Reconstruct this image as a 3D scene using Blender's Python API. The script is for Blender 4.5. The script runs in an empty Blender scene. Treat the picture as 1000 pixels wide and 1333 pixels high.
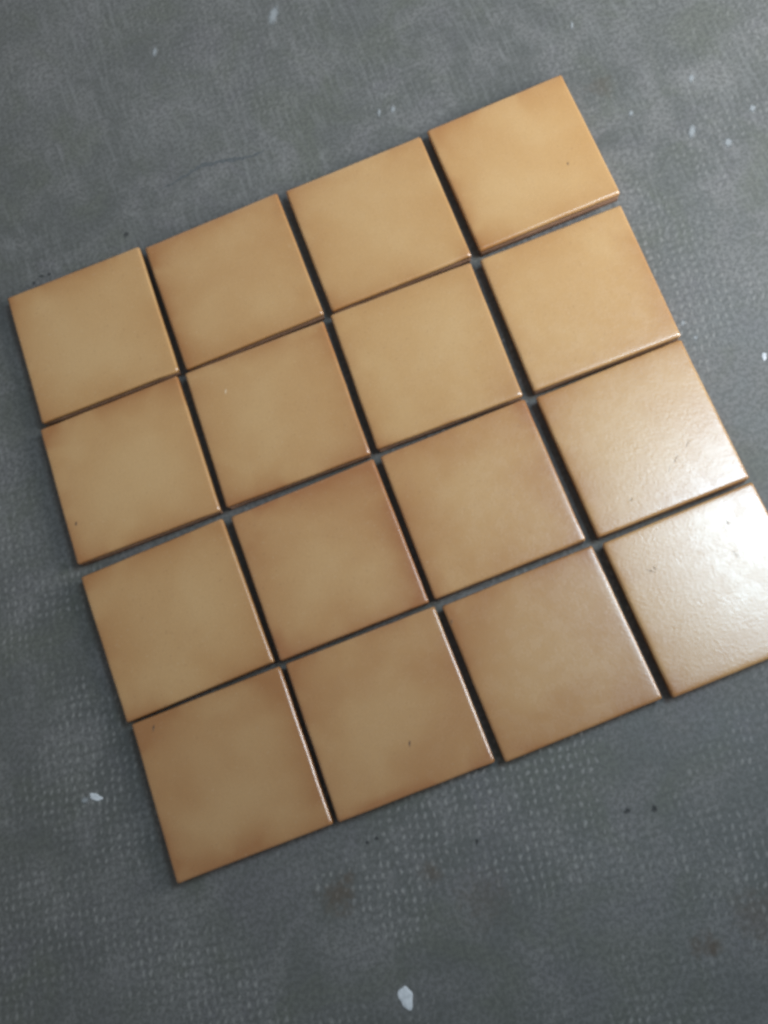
import bpy, bmesh, math, random
from mathutils import Matrix, Vector

sc = bpy.context.scene
col = sc.collection

# ---------------------------------------------------------------- camera
CAM_LOC = Vector((0.02706, -0.42842, 1.28998))
CAM_ROT = Matrix(((0.93114948, -0.34069776, -0.1299449),
                  (0.3628123, 0.90127397, 0.23679625),
                  (0.03644, -0.26763831, 0.96283013)))
cd = bpy.data.cameras.new('camera')
cam = bpy.data.objects.new('camera', cd)
col.objects.link(cam)
cam.matrix_world = Matrix.Translation(CAM_LOC) @ CAM_ROT.transposed().to_4x4()
cd.sensor_fit = 'VERTICAL'
cd.sensor_height = 24.0
cd.lens = 24.0 * 1352.2 / 1333.0
cd.clip_start = 0.01
cd.clip_end = 100.0
sc.camera = cam

# ---------------------------------------------------------------- world and lamps
w = bpy.data.worlds.new('World')
sc.world = w
w.use_nodes = True
bg = w.node_tree.nodes['Background']
bg.inputs['Color'].default_value = (0.92, 0.96, 1.0, 1)
bg.inputs['Strength'].default_value = 0.25


def area(name, loc, target, sx, sy, power, color, spread=180):
    ld = bpy.data.lights.new(name, 'AREA')
    ld.shape = 'RECTANGLE'
    ld.size, ld.size_y = sx, sy
    ld.energy = power
    ld.color = color
    ld.spread = math.radians(spread)
    o = bpy.data.objects.new(name, ld)
    col.objects.link(o)
    o.location = loc
    d = Vector(target) - Vector(loc)
    o.rotation_euler = d.to_track_quat('-Z', 'Y').to_euler()
    return o


# daylight: the window on the right, low over the floor; its bright high pane, which the glaze
# mirrors; and a weak fill lamp, added beyond the tiles to brighten the far floor
area('window_light', (1.5, -0.20, 0.9), (0.0, 1.0, 0.2), 0.8, 1.0, 21.5, (0.97, 0.985, 1.0), 112)
area('high_pane_light', (1.20, 0.05, 2.35), (0.4, -0.1, 0.0), 0.66, 0.66, 28.0, (0.62, 0.83, 1.0))
area('added_far_fill', (0.3, 2.6, 1.6), (0.0, 0.0, 0.3), 2.0, 1.4, 5.0, (0.93, 0.97, 1.0))

sc.view_settings.view_transform = 'Standard'
sc.view_settings.look = 'None'
sc.view_settings.exposure = 0.0
sc.view_settings.gamma = 1.0
sc.view_settings.use_curve_mapping = False
sc.render.engine = 'CYCLES'
sc.cycles.use_denoising = True
sc.cycles.filter_width = 3.0          # the photograph is soft
sc.cycles.max_bounces = 4


# ---------------------------------------------------------------- node helpers
class NT:
    def __init__(self, name):
        self.mat = bpy.data.materials.new(name)
        self.mat.use_nodes = True
        self.t = self.mat.node_tree
        self.bsdf = self.t.nodes['Principled BSDF']

    def n(self, kind, **kw):
        nd = self.t.nodes.new(kind)
        for k, v in kw.items():
            setattr(nd, k, v)
        return nd

    def put(self, sock, v):
        if isinstance(v, bpy.types.NodeSocket):
            self.t.links.new(v, sock)
        elif v is not None:
            sock.default_value = v

    def m(self, op, a, b=None, c=None, clamp=False):
        nd = self.n('ShaderNodeMath', operation=op, use_clamp=clamp)
        self.put(nd.inputs[0], a)
        self.put(nd.inputs[1], b)
        self.put(nd.inputs[2], c)
        return nd.outputs[0]

    def v(self, op, a, b=None, out=0):
        nd = self.n('ShaderNodeVectorMath', operation=op)
        self.put(nd.inputs[0], a)
        self.put(nd.inputs[1], b)
        return nd.outputs[out]

    def noise(self, vec, scale, detail=3.0, rough=0.5, dist=0.0, col_out=False):
        nd = self.n('ShaderNodeTexNoise')
        self.put(nd.inputs['Vector'], vec)
        nd.inputs['Scale'].default_value = scale
        nd.inputs['Detail'].default_value = detail
        nd.inputs['Roughness'].default_value = rough
        nd.inputs['Distortion'].default_value = dist
        return nd.outputs['Color' if col_out else 'Fac']

    def ramp(self, x, a, b, lo=0.0, hi=1.0):
        nd = self.n('ShaderNodeMapRange', interpolation_type='SMOOTHSTEP')
        self.put(nd.inputs['Value'], x)
        nd.inputs['From Min'].default_value = a
        nd.inputs['From Max'].default_value = b
        nd.inputs['To Min'].default_value = lo
        nd.inputs['To Max'].default_value = hi
        return nd.outputs['Result']

    def mix(self, f, a, b, blend='MIX'):
        nd = self.n('ShaderNodeMix', data_type='RGBA', blend_type=blend)
        self.put(nd.inputs['Factor'], f)
        self.put(nd.inputs['A'], a if isinstance(a, bpy.types.NodeSocket) else (*a, 1))
        self.put(nd.inputs['B'], b if isinstance(b, bpy.types.NodeSocket) else (*b, 1))
        return nd.outputs['Result']

    def attr(self, name):
        nd = self.n('ShaderNodeAttribute', attribute_type='OBJECT', attribute_name=name)
        return nd.outputs['Fac']

    def objco(self):
        return self.n('ShaderNodeTexCoord').outputs['Object']

    def bump(self, h, strength, dist, normal=None):
        nd = self.n('ShaderNodeBump')
        nd.inputs['Strength'].default_value = strength
        nd.inputs['Distance'].default_value = dist
        self.put(nd.inputs['Height'], h)
        if normal is not None:
            self.put(nd.inputs['Normal'], normal)
        return nd.outputs['Normal']


# ---------------------------------------------------------------- materials
def make_glaze():
    g = NT('flamed_tan_glaze')
    co = g.objco()
    xyz = g.n('ShaderNodeSeparateXYZ')
    g.put(xyz.inputs[0], co)
    x, y = xyz.outputs[0], xyz.outputs[1]
    seed = g.attr('tile_seed')
    off = g.n('ShaderNodeCombineXYZ')
    g.put(off.inputs[0], g.m('MULTIPLY', seed, 3.71))
    g.put(off.inputs[1], g.m('MULTIPLY', seed, 1.93))
    g.put(off.inputs[2], g.m('MULTIPLY', seed, 5.17))
    pc = g.v('ADD', co, off.outputs[0])
    cloud = g.noise(pc, 9.0, 2.0, 0.45, 0.3)
    cloud2 = g.noise(g.v('ADD', pc, (9.1, 3.3, 1.7)), 15.0, 2.0, 0.45, 0.4)
    wob = g.m('MULTIPLY', g.m('SUBTRACT', cloud2, 0.5), 0.030)
    tot = None
    for nm, d in (('edge_left', g.m('ADD', x, 0.1)), ('edge_right', g.m('SUBTRACT', 0.1, x)),
                  ('edge_bottom', g.m('ADD', y, 0.1)), ('edge_top', g.m('SUBTRACT', 0.1, y))):
        dd = g.m('MAXIMUM', g.m('ADD', d, wob), 0.0)
        wide = g.m('EXPONENT', g.m('DIVIDE', dd, -0.019))
        line = g.m('MULTIPLY', g.m('EXPONENT', g.m('DIVIDE', g.m('MAXIMUM', d, 0.0), -0.0045)), 0.22)
        e = g.m('MULTIPLY', g.m('ADD', wide, line), g.attr(nm))
        tot = e if tot is None else g.m('ADD', tot, e)
    modn = g.ramp(cloud2, 0.34, 0.64, 0.30, 1.45)
    tot = g.m('MULTIPLY', tot, modn)
    body = g.m('MULTIPLY', g.ramp(cloud, 0.34, 0.76, 0.36, 0.72), g.attr('cloud'))
    f = g.m('ADD', tot, body, clamp=True)
    far = g.m('MAXIMUM', g.m('ABSOLUTE', x), g.m('ABSOLUTE', y))
    far = g.m('ADD', far, g.m('MULTIPLY', g.m('SUBTRACT', cloud2, 0.5), 0.07))
    pale = g.m('ADD', g.ramp(far, 0.095, 0.030, 0.15, 0.55), g.ramp(cloud, 0.60, 0.34, 0.0, 0.45), clamp=True)
    base = g.mix(pale, (0.502, 0.288, 0.108), (0.548, 0.346, 0.152))
    base = g.mix(f, base, (0.350, 0.148, 0.038))
    rd = g.m('MULTIPLY', g.m('MULTIPLY', f, g.attr('red')), 0.45)
    base = g.mix(rd, base, (0.30, 0.095, 0.035))
    fine = g.noise(pc, 900.0, 2.0, 0.6)
    base = g.mix(g.ramp(fine, 0.3, 0.7, 0.0, 0.22), base, (0.26, 0.15, 0.07))
    spk = g.noise(g.v('ADD', pc, (2.2, 7.7, 0.4)), 330.0, 1.0, 0.5)
    base = g.mix(g.ramp(spk, 0.70, 0.76, 0.0, 0.35), base, (0.20, 0.10, 0.04))
    base = g.mix(g.ramp(spk, 0.30, 0.24, 0.0, 0.25), base, (0.60, 0.46, 0.30))
    tone = g.attr('tone')
    tn = g.n('ShaderNodeCombineXYZ')
    for i in range(3):
        g.put(tn.inputs[i], tone)
    base = g.mix(1.0, base, tn.outputs[0], 'MULTIPLY')
    g.put(g.bsdf.inputs['Base Color'], base)
    # satin glaze with a fine hammered skin
    h1 = g.noise(pc, 260.0, 2.0, 0.5)
    h2 = g.noise(pc, 640.0, 1.0, 0.5)
    h = g.m('ADD', g.m('MULTIPLY', h1, 0.7), g.m('MULTIPLY', h2, 0.3))
    nb = g.bump(h, 0.20, 0.0009)
    g.put(g.bsdf.inputs['Normal'], nb)
    g.put(g.bsdf.inputs['Roughness'], g.ramp(g.noise(pc, 60.0, 3.0, 0.6), 0.3, 0.7, 0.235, 0.295))
    g.bsdf.inputs['IOR'].default_value = 1.92
    return g.mat


def make_clay():
    g = NT('fired_brown_clay')
    co = g.objco()
    a = g.noise(co, 180.0, 4.0, 0.6)
    base = g.mix(a, (0.20, 0.105, 0.06), (0.32, 0.18, 0.11))
    g.put(g.bsdf.inputs['Base Color'], base)
    g.bsdf.inputs['Roughness'].default_value = 0.85
    g.put(g.bsdf.inputs['Normal'], g.bump(g.noise(co, 900.0, 3.0, 0.6), 0.5, 0.0006))
    return g.mat


STAINS = [  # x, y, radius, strength: rusty or dirty blotches on the cement
    (-0.2341, -0.4918, 0.026, 0.8), (-0.2180, -0.4780, 0.014, 0.6), (-0.1207, -0.5015, 0.017, 0.7),
    (0.1409, -0.6778, 0.018, 0.8), (0.1560, -0.6800, 0.012, 0.6), (-0.0720, -0.5501, 0.04, 0.35),
    (0.2143, -0.6673, 0.04, 0.5), (0.470, 0.390, 0.024, 0.4),
]


def make_cement():
    g = NT('grey_cement_screed')
    co = g.objco()
    big = g.noise(co, 3.2, 4.0, 0.55, 0.4)
    mid = g.noise(g.v('ADD', co, (4.0, 7.0, 1.0)), 13.0, 3.0, 0.6, 0.6)
    fine = g.noise(co, 190.0, 3.0, 0.7)
    hue = g.noise(g.v('ADD', co, (1.0, 2.0, 8.0)), 9.0, 4.0, 0.6, 0.8)
    base = g.mix(g.ramp(big, 0.34, 0.66), (0.099, 0.102, 0.096), (0.136, 0.137, 0.131))
    base = g.mix(g.ramp(mid, 0.42, 0.68, 0.0, 0.75), base, (0.170, 0.166, 0.161))
    base = g.mix(g.ramp(hue, 0.48, 0.68, 0.0, 0.7), base, (0.106, 0.112, 0.090))
    base = g.mix(g.ramp(hue, 0.48, 0.30, 0.0, 0.6), base, (0.131, 0.126, 0.131))
    base = g.mix(g.ramp(fine, 0.40, 0.60, 0.0, 0.62), base, (0.065, 0.066, 0.060))
    # pressed mesh pattern: worn, paler raised dots on a lattice
    mp = g.n('ShaderNodeMapping', vector_type='POINT')
    g.put(mp.inputs['Vector'], co)
    mp.inputs['Rotation'].default_value = (0, 0, math.radians(9))
    warp = g.v('SCALE', g.v('SUBTRACT', g.noise(co, 34.0, 3.0, 0.65, 0, True), (0.5, 0.5, 0.5)))
    warp.node.inputs['Scale'].default_value = 0.016
    pc = g.v('ADD', mp.outputs[0], warp)
    s = g.n('ShaderNodeSeparateXYZ')
    g.put(s.inputs[0], pc)
    PX, PY = 0.0102, 0.0114
    uy = g.m('SUBTRACT', g.m('FRACT', g.m('DIVIDE', s.outputs[1], PY)), 0.5)
    ux = g.m('SUBTRACT', g.m('FRACT', g.m('DIVIDE', s.outputs[0], PX)), 0.5)
    ux = g.m('SUBTRACT', ux, g.m('MULTIPLY', uy, 0.25))
    dd = g.m('SQRT', g.m('ADD', g.m('MULTIPLY', g.m('MULTIPLY', ux, ux), 1.7),
                         g.m('MULTIPLY', g.m('MULTIPLY', uy, uy), 0.7)))
    dot = g.ramp(dd, 0.42, 0.04)
    sp = g.n('ShaderNodeSeparateXYZ')
    g.put(sp.inputs[0], co)
    # the press marks are worn away in patches
    mask = g.ramp(g.noise(g.v('ADD', co, (3.3, 0.7, 2.2)), 6.0, 3.0, 0.6), 0.40, 0.60, 0.04, 1.0)
    mask = g.m('MULTIPLY', mask, g.ramp(sp.outputs[1], -0.2, 0.5, 1.0, 0.4))
    each = g.ramp(g.noise(co, 85.0, 2.0, 0.6), 0.36, 0.62, 0.18, 1.0)
    dotf = g.m('MULTIPLY', g.m('MULTIPLY', dot, mask), each)
    base = g.mix(dotf, base, (0.217, 0.214, 0.202))
    # trowel streaks, running the way the tile columns run
    mp2 = g.n('ShaderNodeMapping', vector_type='POINT')
    g.put(mp2.inputs['Vector'], co)
    mp2.inputs['Rotation'].default_value = (0, 0, math.radians(-4))
    mp2.inputs['Scale'].default_value = (1.0, 0.11, 1.0)
    st = g.noise(mp2.outputs[0], 150.0, 2.0, 0.6)
    stm = g.m('MULTIPLY', g.ramp(st, 0.48, 0.66), g.ramp(g.noise(g.v('ADD', co, (6.6, 1.2, 0)), 6.0, 2.0, 0.6), 0.36, 0.62))
    stm = g.m('MULTIPLY', stm, g.ramp(sp.outputs[1], -0.1, 0.35, 0.06, 0.26))
    base = g.mix(stm, base, (0.214, 0.215, 0.210))
    # pale lime bloom patches
    bl = g.ramp(g.noise(g.v('ADD', co, (11.0, 5.0, 0)), 30.0, 4.0, 0.65), 0.62, 0.80, 0.0, 0.5)
    base = g.mix(bl, base, (0.235, 0.238, 0.228))
    dk = g.ramp(g.noise(g.v('ADD', co, (2.0, 15.0, 0)), 120.0, 2.0, 0.6), 0.70, 0.80, 0.0, 0.6)
    base = g.mix(dk, base, (0.043, 0.043, 0.040))
    wob = g.m('MULTIPLY', g.m('SUBTRACT', g.noise(co, 75.0, 4.0, 0.7), 0.5), 2.6)
    for (sx, sy, r, k) in STAINS:
        d = g.v('DISTANCE', co, (sx, sy, 0.0), out='Value')
        q = g.m('ADD', g.m('DIVIDE', d, r), wob)
        base = g.mix(g.ramp(q, 1.1, 0.0, 0.0, k * 0.8), base, (0.075, 0.052, 0.032))
    g.put(g.bsdf.inputs['Base Color'], base)
    g.put(g.bsdf.inputs['Roughness'], g.ramp(mid, 0.3, 0.7, 0.50, 0.66))
    h = g.m('ADD', g.m('MULTIPLY', fine, 0.7), g.m('MULTIPLY', dotf, 0.5))
    nb = g.bump(h, 0.45, 0.0014)
    g.put(g.bsdf.inputs['Normal'], nb)
    return g.mat


def make_plain(name, c1, c2, rough, scale=150.0):
    g = NT(name)
    co = g.objco()
    g.put(g.bsdf.inputs['Base Color'], g.mix(g.ramp(g.noise(co, scale, 4.0, 0.6), 0.3, 0.7), c1, c2))
    g.bsdf.inputs['Roughness'].default_value = rough
    g.put(g.bsdf.inputs['Normal'], g.bump(g.noise(co, scale * 3, 3.0, 0.6), 0.4, 0.0006))
    return g.mat


def make_film(name, c1, c2, rough, soft=1.0, grain=220.0):
    """a thin patchy film: paint or dirt that thins out towards its rim"""
    g = NT(name)
    tc = g.n('ShaderNodeTexCoord')
    co = tc.outputs['Object']
    nz = g.noise(co, grain, 3.0, 0.6)
    g.put(g.bsdf.inputs['Base Color'], g.mix(g.ramp(nz, 0.3, 0.7), c1, c2))
    g.bsdf.inputs['Roughness'].default_value = rough
    d = g.v('LENGTH', g.v('MULTIPLY', g.v('SUBTRACT', tc.outputs['Generated'], (0.5, 0.5, 0.5)), (2, 2, 0)), out='Value')
    q = g.m('ADD', d, g.m('MULTIPLY', g.m('SUBTRACT', nz, 0.5), 1.2))
    g.put(g.bsdf.inputs['Alpha'], g.ramp(q, 1.0, 0.25, 0.0, soft))
    return g.mat


M_GLAZE = make_glaze()
M_CLAY = make_clay()
M_CEMENT = make_cement()
M_FLAKE = make_plain('white_paint', (0.46, 0.48, 0.50), (0.62, 0.64, 0.66), 0.6)
M_SMEAR = make_film('thin_pale_paint', (0.28, 0.30, 0.31), (0.38, 0.40, 0.41), 0.7, 0.7)
M_DIRT = make_film('dark_dirt', (0.03, 0.032, 0.033), (0.05, 0.052, 0.054), 0.9, 0.6)
M_CRACK = make_plain('crack_dirt', (0.062, 0.068, 0.070), (0.105, 0.112, 0.115), 0.9, 260.0)
M_PIT = make_plain('burnt_pit', (0.10, 0.055, 0.03), (0.20, 0.115, 0.06), 0.6)
M_CHIP = make_plain('pale_chip', (0.55, 0.42, 0.28), (0.65, 0.5, 0.34), 0.6)
M_SCUFF = make_film('dull_scuff', (0.24, 0.18, 0.13), (0.34, 0.27, 0.19), 0.6, 0.42, 500.0)


def link(name, me, mat, parent=None, loc=(0, 0, 0), rz=0.0):
    o = bpy.data.objects.new(name, me)
    me.materials.append(mat)
    col.objects.link(o)
    o.parent = parent
    o.location = loc
    o.rotation_euler = (0, 0, rz)
    return o


# ---------------------------------------------------------------- floor
bm = bmesh.new()
N = 12
L = 2.2
gv = [[bm.verts.new((-L + 2 * L * i / N, -L + 2 * L * j / N, 0)) for i in range(N + 1)] for j in range(N + 1)]
for j in range(N):
    for i in range(N):
        bm.faces.new((gv[j][i], gv[j][i + 1], gv[j + 1][i + 1], gv[j + 1][i]))
me = bpy.data.meshes.new('floor')
bm.to_mesh(me)
bm.free()
floor = link('floor', me, M_CEMENT)
floor['kind'] = 'structure'
floor['label'] = 'grey cement floor with a worn pressed dot pattern'

# ---------------------------------------------------------------- tiles
T_TOP = 0.0230      # top of the glaze above the floor
T_CAP = 0.0150      # where the glaze ends on the side
H = 0.1


def outline(half, rad, seg=6):
    """rounded square, counter-clockwise, with points along the sides"""
    pts = []
    for (cx, cy, a0) in ((1, 1, 0), (-1, 1, 90), (-1, -1, 180), (1, -1, 270)):
        for k in range(seg + 1):
            a = math.radians(a0 + 90.0 * k / seg)
            pts.append((cx * (half - rad) + rad * math.cos(a), cy * (half - rad) + rad * math.sin(a)))
        # run along the following side
        a1 = math.radians(a0 + 90)
        ex, ey = cx * (half - rad) + rad * math.cos(a1), cy * (half - rad) + rad * math.sin(a1)
        tx, ty = -math.sin(a1), math.cos(a1)
        ln = 2 * (half - rad)
        for k in range(1, 8):
            pts.append((ex + tx * ln * k / 8, ey + ty * ln * k / 8))
    return pts


def warp(x, y, offs):
    u, v = (x + H) / (2 * H), (y + H) / (2 * H)
    tl, tr, br, bl = offs
    dx = (1 - u) * v * tl[0] + u * v * tr[0] + u * (1 - v) * br[0] + (1 - u) * (1 - v) * bl[0]
    dy = (1 - u) * v * tl[1] + u * v * tr[1] + u * (1 - v) * br[1] + (1 - u) * (1 - v) * bl[1]
    return x + dx / 1000.0, y + dy / 1000.0


def ring_mesh(name, rings, offs, rng, jitter=0.0):
    """rings: list of (half, corner radius, z) from the bottom up, capped at both ends"""
    bm = bmesh.new()
    vs = []
    n = len(outline(H, 0.003))
    jit = [rng.uniform(-jitter, jitter) for _ in range(n)]
    for (half, rad, z) in rings:
        row = []
        for i, (x, y) in enumerate(outline(half, rad)):
            s = 1.0 + jit[i] / H
            wx, wy = warp(x * s, y * s, offs)
            row.append(bm.verts.new((wx, wy, z)))
        vs.append(row)
    for a, b in zip(vs[:-1], vs[1:]):
        for i in range(n):
            bm.faces.new((a[i], a[(i + 1) % n], b[(i + 1) % n], b[i]))
    bm.faces.new(vs[-1])
    bm.faces.new(list(reversed(vs[0])))
    for f in bm.faces:
        f.smooth = True
    me = bpy.data.meshes.new(name)
    bm.to_mesh(me)
    bm.free()
    return me


# centre x, centre y, turn, corner deviations in mm (far left, far right, near right, near left)
TILES = {
    (0, 0): (-0.3120, 0.3147, -0.0081, [(-0.3, 0.3), (0.1, 0.0), (0.0, -0.2), (-0.2, -0.1)]),
    (0, 1): (-0.1033, 0.3105, 0.0075, [(0.1, -1.8), (0.5, -0.6), (-0.2, 0.9), (-0.4, 0.6)]),
    (0, 2): (0.1093, 0.3103, 0.0012, [(-1.0, -2.3), (0.7, -1.6), (-0.1, 1.0), (-0.7, 0.8)]),
    (0, 3): (0.3222, 0.3145, 0.0098, [(-0.3, -0.8), (0.4, 0.9), (-0.5, 0.3), (-1.2, -0.7)]),
    (1, 0): (-0.3184, 0.1076, -0.0073, [(-0.4, -0.6), (0.6, 0.5), (0.4, -0.6), (-0.8, 0.3)]),
    (1, 1): (-0.1085, 0.1049, -0.0166, [(0.3, -0.7), (0.1, -0.3), (-0.5, 0.2), (-0.0, 0.2)]),
    (1, 2): (0.1017, 0.1043, -0.0234, [(0.5, 0.1), (0.3, 0.9), (-1.1, -0.4), (-0.3, -1.2)]),
    (1, 3): (0.3150, 0.1005, -0.0145, [(1.0, -0.9), (-0.3, 0.7), (-1.0, -0.7), (-0.3, -0.9)]),
    (2, 0): (-0.3175, -0.1064, 0.0254, [(-0.3, -0.3), (-0.1, -0.7), (0.3, -0.3), (0.1, -0.6)]),
    (2, 1): (-0.1085, -0.1048, 0.0105, [(0.7, -1.4), (-0.3, -0.2), (-0.7, -0.2), (0.2, -0.3)]),
    (2, 2): (0.0990, -0.1034, 0.0047, [(0.8, -1.1), (-0.4, -0.3), (-0.4, 0.4), (-0.0, 0.2)]),
    (2, 3): (0.3119, -0.1049, 0.0074, [(1.2, -1.5), (-1.2, -1.0), (-1.1, 0.2), (1.0, 0.4)]),
    (3, 0): (-0.3095, -0.3121, 0.0037, [(0.2, -0.5), (0.1, 0.1), (0.0, 0.2), (-1.0, -0.3)]),
    (3, 1): (-0.1032, -0.3113, 0.0054, [(1.1, -0.1), (-0.2, -0.3), (0.2, -0.0), (0.4, -0.6)]),
    (3, 2): (0.1059, -0.3127, 0.0205, [(0.8, 0.0), (-0.8, -0.4), (-0.1, -0.0), (0.1, -0.9)]),
    (3, 3): (0.3160, -0.3116, 0.0238, [(1.6, 0.1), (-1.5, 0.2), (-0.6, -0.3), (0.6, -0.7)]),
}
# browning by the kiln: left, right, bottom, top, cloud, red, tone, seed; and the label
LOOK = {
    (0, 0): (.35, .20, .35, .60, .25, .1, 1.0, 1.0, 'tan glazed tile at the far left corner of the grid, browned along its top edge'),
    (0, 1): (.75, .20, .30, .70, .40, .2, 0.98, 2.0, 'tan glazed tile second from left in the top row, darkly browned at its left'),
    (0, 2): (.45, .15, .40, .50, .20, .1, 1.0, 3.0, 'pale tan glazed tile third from left in the top row'),
    (0, 3): (.55, .05, .35, .65, .20, .0, 1.03, 4.0, 'yellowish tan tile sticking out highest at the top right of the grid, lower rim shining'),
    (1, 0): (.55, .25, .45, .75, .25, .3, 1.0, 5.0, 'tan glazed tile leftmost in the second row, brown along its top edge'),
    (1, 1): (.30, .45, .60, .60, .30, .4, 0.98, 6.0, 'tan glazed tile second from left in second row, reddish at its bottom edge'),
    (1, 2): (.35, .25, .45, .25, .10, .2, 1.0, 7.0, 'evenly pale tan tile third from left in the second row'),
    (1, 3): (.20, .40, .20, .25, .10, .5, 1.03, 8.0, 'pale pinkish tan tile rightmost in the second row, with a bright lower rim'),
    (2, 0): (.40, .30, .50, .60, .45, .1, 0.98, 9.0, 'tan glazed tile leftmost in the third row, greyish in its middle'),
    (2, 1): (.65, .85, .40, .85, .42, .8, 0.98, 10.0, 'tan glazed tile second from left in the third row with a strongly red brown corner'),
    (2, 2): (.45, .45, .20, .50, .40, .6, 1.0, 11.0, 'tan glazed tile third from left in third row, flushed red at its top left'),
    (2, 3): (.55, .20, .35, .45, .15, .1, 1.0, 12.0, 'scuffed tan tile rightmost in the third row, half covered by a soft glare'),
    (3, 0): (.55, .50, .65, .60, .85, .2, 0.93, 13.0, 'darkest caramel brown tile at the bottom left end of the grid'),
    (3, 1): (.45, .40, .70, .40, .75, .4, 0.96, 14.0, 'brown tan tile second from left in the bottom row, with a small dark pit'),
    (3, 2): (.60, .25, .50, .50, .75, .2, 0.97, 15.0, 'tan glazed tile third from left in the bottom row, golden at its left edge'),
    (3, 3): (.60, .20, .40, .25, .15, .0, 1.0, 16.0, 'tile at the right end of bottom row, whitened by glare, cut by the frame'),
}
faces = {}
for key, (x, y, a, offs) in TILES.items():
    lk = LOOK[key]
    rng = random.Random(key[0] * 10 + key[1])
    t = bpy.data.objects.new('ceramic_tile', None)
    t.empty_display_size = 0.05
    col.objects.link(t)
    t.location = (x, y, 0.0)
    t.rotation_euler = (0, 0, a)
    t['label'] = lk[8]
    t['category'] = 'tile'
    t['group'] = 'tan glazed tiles laid out in a four by four grid'
    rx, rz = 0.0036, 0.0034     # the rounding of the glazed rim
    rings = [(H - 0.0004, 0.0022, T_CAP), (H, 0.0024, T_CAP + 0.0003)]
    for k in range(0, 9):
        th = math.radians(90.0 * k / 8)
        rings.append((H - rx * (1 - math.cos(th)), 0.0026 + 0.0012 * k / 8, T_TOP - rz * (1 - math.sin(th)) - 0.00012))
    rings += [(H - rx - 0.004, 0.004, T_TOP - 0.00003), (H - rx - 0.010, 0.004, T_TOP), (H - rx - 0.012, 0.004, T_TOP)]
    g = link('glazed_face', ring_mesh('glazed_face', rings, offs, rng, 0.00022), M_GLAZE, t)
    for nm, val in zip(('edge_left', 'edge_right', 'edge_bottom', 'edge_top', 'cloud', 'red', 'tone', 'tile_seed'), lk):
        g[nm] = float(val)
    b = link('clay_body', ring_mesh('clay_body', [(H - 0.0022, 0.002, 0.0), (H - 0.0012, 0.002, 0.0010),
             (H - 0.0008, 0.002, 0.0160)], offs, rng, 0.0003), M_CLAY, t)
    faces[key] = g


# ---------------------------------------------------------------- small marks
def blob_mesh(name, lx, ly, h, seed, rough=0.3, n=16):
    rng = random.Random(seed)
    ph = [rng.uniform(0, 6.28) for _ in range(4)]
    bm = bmesh.new()
    rings = []
    for (s, z) in ((1.0, 0.0), (0.93, h * 0.7), (0.72, h), (0.35, h * 1.05)):
        row = []
        for i in range(n):
            a = 2 * math.pi * i / n
            r = 1 + rough * (0.5 * math.sin(2 * a + ph[0]) + 0.35 * math.sin(3 * a + ph[1]) + 0.35 * math.sin(5 * a + ph[2]))
            r *= s
            row.append(bm.verts.new((0.5 * lx * r * math.cos(a), 0.5 * ly * r * math.sin(a), z)))
        rings.append(row)
    for a_, b_ in zip(rings[:-1], rings[1:]):
        for i in range(n):
            bm.faces.new((a_[i], a_[(i + 1) % n], b_[(i + 1) % n], b_[i]))
    bm.faces.new(rings[-1])
    me = bpy.data.meshes.new(name)
    bm.to_mesh(me)
    bm.free()
    return me


R21 = math.radians(-22)     # the photograph's upright direction on the floor, roughly
# paint chips and splashes lying on the floor
FLAKES = [
    ('paint_chip', -0.1963, -0.6214, .016, .026, .0010, M_FLAKE, 'white chip lying on grey floor near the bottom edge of the frame', 'paint chip'),
    ('paint_chip', -0.4860, -0.2790, .016, .009, .0008, M_FLAKE, 'small bright white sliver on the floor left of the bottom left tile', 'paint chip'),
    ('paint_smear', -0.5000, -0.2775, .014, .009, .0003, M_SMEAR, 'faint grey smear touching the white sliver left of the tiles', 'paint mark'),
    ('paint_smear', 0.0851, 0.7044, .018, .040, .0004, M_SMEAR, 'long pale smear on floor at the top edge, left of the middle', 'paint mark'),
    ('paint_smear', 0.5525, 0.2714, .011, .026, .0004, M_SMEAR, 'largest pale bluish smear on the floor right of the topmost tile', 'paint mark'),
    ('paint_smear', 0.5884, 0.2366, .012, .018, .0004, M_SMEAR, 'pale speck on floor right of and just below the bluish smear', 'paint mark'),
    ('paint_smear', 0.6392, 0.2708, .011, .013, .0004, M_SMEAR, 'round pale speck on floor close to the right edge of the frame, upper right', 'paint mark'),
    ('paint_chip', 0.4901, 0.3321, .007, .013, .0005, M_SMEAR, 'small upright white fleck on floor just right of the topmost tile corner', 'paint chip'),
    ('paint_smear', 0.5855, 0.3478, .010, .014, .0003, M_SMEAR, 'faint pale speck on the floor above the bluish smear, upper right', 'paint mark'),
    ('paint_smear', -0.0995, 0.7255, .009, .020, .0003, M_SMEAR, 'faint pale blotch on floor in the upper left, left of the long smear', 'paint mark'),
    ('paint_smear', 0.1731, 0.4832, .006, .016, .0003, M_SMEAR, 'left one of two tiny pale ticks above the third tile of the top row', 'paint mark'),
    ('paint_smear', 0.1928, 0.4793, .008, .016, .0003, M_SMEAR, 'right one of two tiny pale ticks above the third tile of the top row', 'paint mark'),
    ('paint_smear', 0.4726, 0.4983, .005, .015, .0003, M_SMEAR, 'thin pale tick on the floor above the corner of the topmost tile', 'paint mark'),
    ('paint_chip', 0.5017, -0.0606, .006, .010, .0005, M_FLAKE, 'tiny white fleck at the right edge of frame beside third row', 'paint chip'),
    ('paint_smear', 0.4284, 0.0215, .008, .010, .0003, M_SMEAR, 'tiny pale speck at the lower right corner of the pinkish tile', 'paint mark'),
    ('paint_smear', 0.4340, -0.0040, .007, .009, .0003, M_SMEAR, 'tiny pale speck beside top right corner of the scuffed tile', 'paint mark'),
]
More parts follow.
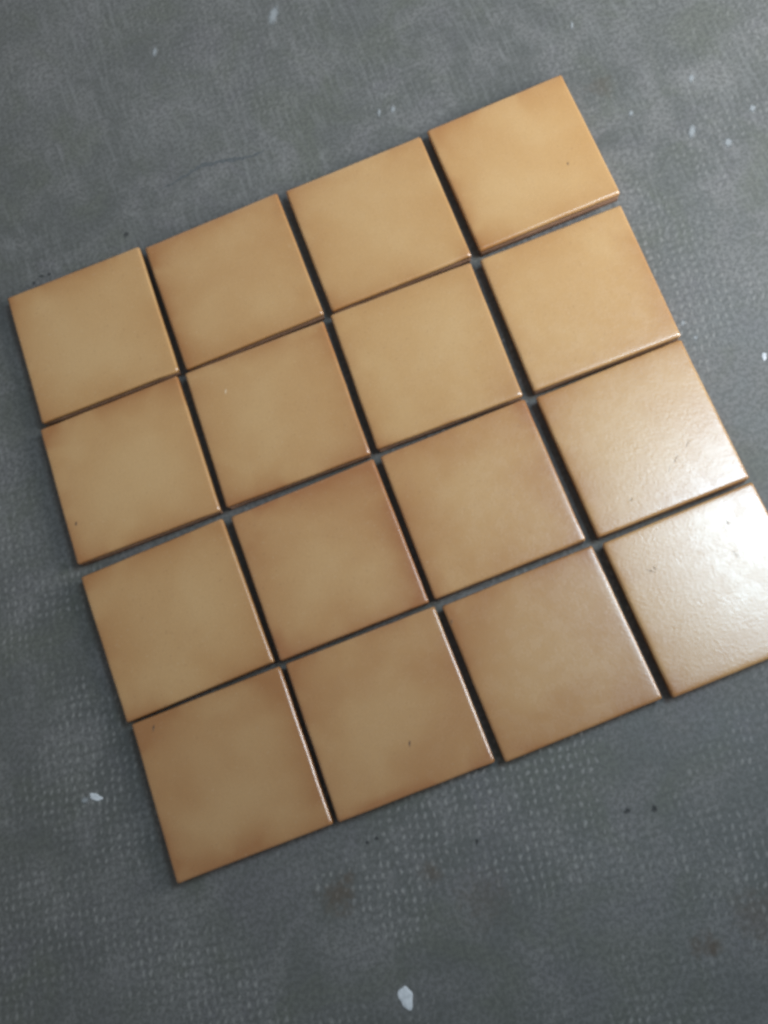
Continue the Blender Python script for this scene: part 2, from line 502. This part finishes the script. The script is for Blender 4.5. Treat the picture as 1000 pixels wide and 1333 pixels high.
for i, (nm, x, y, lx, ly, h, mat, lab, cat) in enumerate(FLAKES):
    o = link(nm, blob_mesh(nm, lx, ly, h, 40 + i, 0.25, 24), mat, None, (x, y, 0.00012), R21 + random.Random(i).uniform(-.2, .2))
    o['label'] = lab
    o['category'] = cat
    o['group'] = 'pale paint specks on the cement floor'

# dirt pits and a hairline crack belong to the floor
for i, (x, y, lx, ly) in enumerate([(-0.2264, 0.4539, .008, .012), (-0.057, -0.4884, .004, .010), (0.1508, -0.524, .008, .012),
                                    (0.1211, -0.5159, .010, .008), (-0.1809, -0.4456, .006, .006), (-0.1689, -0.4453, .008, .005),
                                    (-0.3617, 0.4420, .008, .007), (-0.3501, 0.4400, .006, .008), (-0.375, 0.436, .005, .009)]):
    link('pit', blob_mesh('pit', lx, ly, 0.00012, 90 + i, 0.5), M_DIRT, floor, (x, y, 0.0001), R21)
CR = [(-0.1733, 0.5002), (-0.1366, 0.5034), (-0.111, 0.5091), (-0.09, 0.5115), (-0.064, 0.5075), (-0.0423, 0.5013),
      (-0.0206, 0.4952), (-0.003, 0.4951), (0.0136, 0.5022)]
rng = random.Random(5)
pts = []
for (p, q) in zip(CR[:-1], CR[1:]):
    for k in range(6):
        s = k / 6
        pts.append((p[0] + (q[0] - p[0]) * s + rng.uniform(-.0012, .0012), p[1] + (q[1] - p[1]) * s + rng.uniform(-.0012, .0012)))
bm = bmesh.new()
prev = None
for i, (x, y) in enumerate(pts):
    u = i / (len(pts) - 1)
    wd = 0.0028 * math.sin(math.pi * min(max(u, .03), .97)) * rng.uniform(0.5, 1.5)
    a_ = bm.verts.new((x, y + wd, 0.0002))
    b_ = bm.verts.new((x, y - wd, 0.0002))
    if prev:
        bm.faces.new((prev[1], b_, a_, prev[0]))
    prev = (a_, b_)
me = bpy.data.meshes.new('crack')
bm.to_mesh(me)
bm.free()
ck = link('crack', me, M_CRACK, floor)
ck['label'] = 'dark hairline crack in the cement'


# flaws in the glaze: parts of the face they are in
def flaw(key, name, wx, wy, lx, ly, mat, rz, seed, h=0.00006):
    x, y, a, offs = TILES[key]
    dx, dy = wx - x, wy - y
    c, s = math.cos(-a), math.sin(-a)
    return link(name, blob_mesh(name, lx, ly, h, seed, 0.3, 12), mat, faces[key], (dx * c - dy * s, dx * s + dy * c, T_TOP + 0.00001), rz)


flaw((3, 1), 'pit', -0.0903, -0.3561, .0022, .0085, M_PIT, -.35, 1)
flaw((3, 0), 'pit', -0.3834, -0.2277, .0026, .0075, M_PIT, -.35, 2)
flaw((1, 0), 'pit', -0.4057, 0.0615, .0026, .0065, M_PIT, -.35, 3)
flaw((0, 3), 'pit', 0.3765, 0.2837, .0016, .0060, M_PIT, -.35, 4)
flaw((3, 2), 'pit', -0.0028 + .012, -0.2372, .0020, .0050, M_PIT, -.35, 5)
flaw((1, 1), 'chip', -0.1614, 0.1587, .0020, .0060, M_CHIP, -.35, 6)
for i, (k, x, y, lx, ly, rz) in enumerate([((2, 3), .3603, -.1364, .0022, .014, -.75), ((2, 3), .3394, -.1493, .0020, .016, -.85),
                                           ((2, 3), .3278, -.1574, .0018, .012, -.6), ((2, 3), .2694, -.1761, .004, .006, -.5),
                                           ((3, 3), .2558, -.2665, .003, .012, .9), ((3, 3), .2615, -.2647, .003, .008, .4),
                                           ((3, 3), .3637, -.246, .004, .006, 0), ((3, 3), .3564, -.2842, .002, .016, .3)]):
    flaw(k, 'scuff', x, y, lx, ly, M_SCUFF, rz, 20 + i)
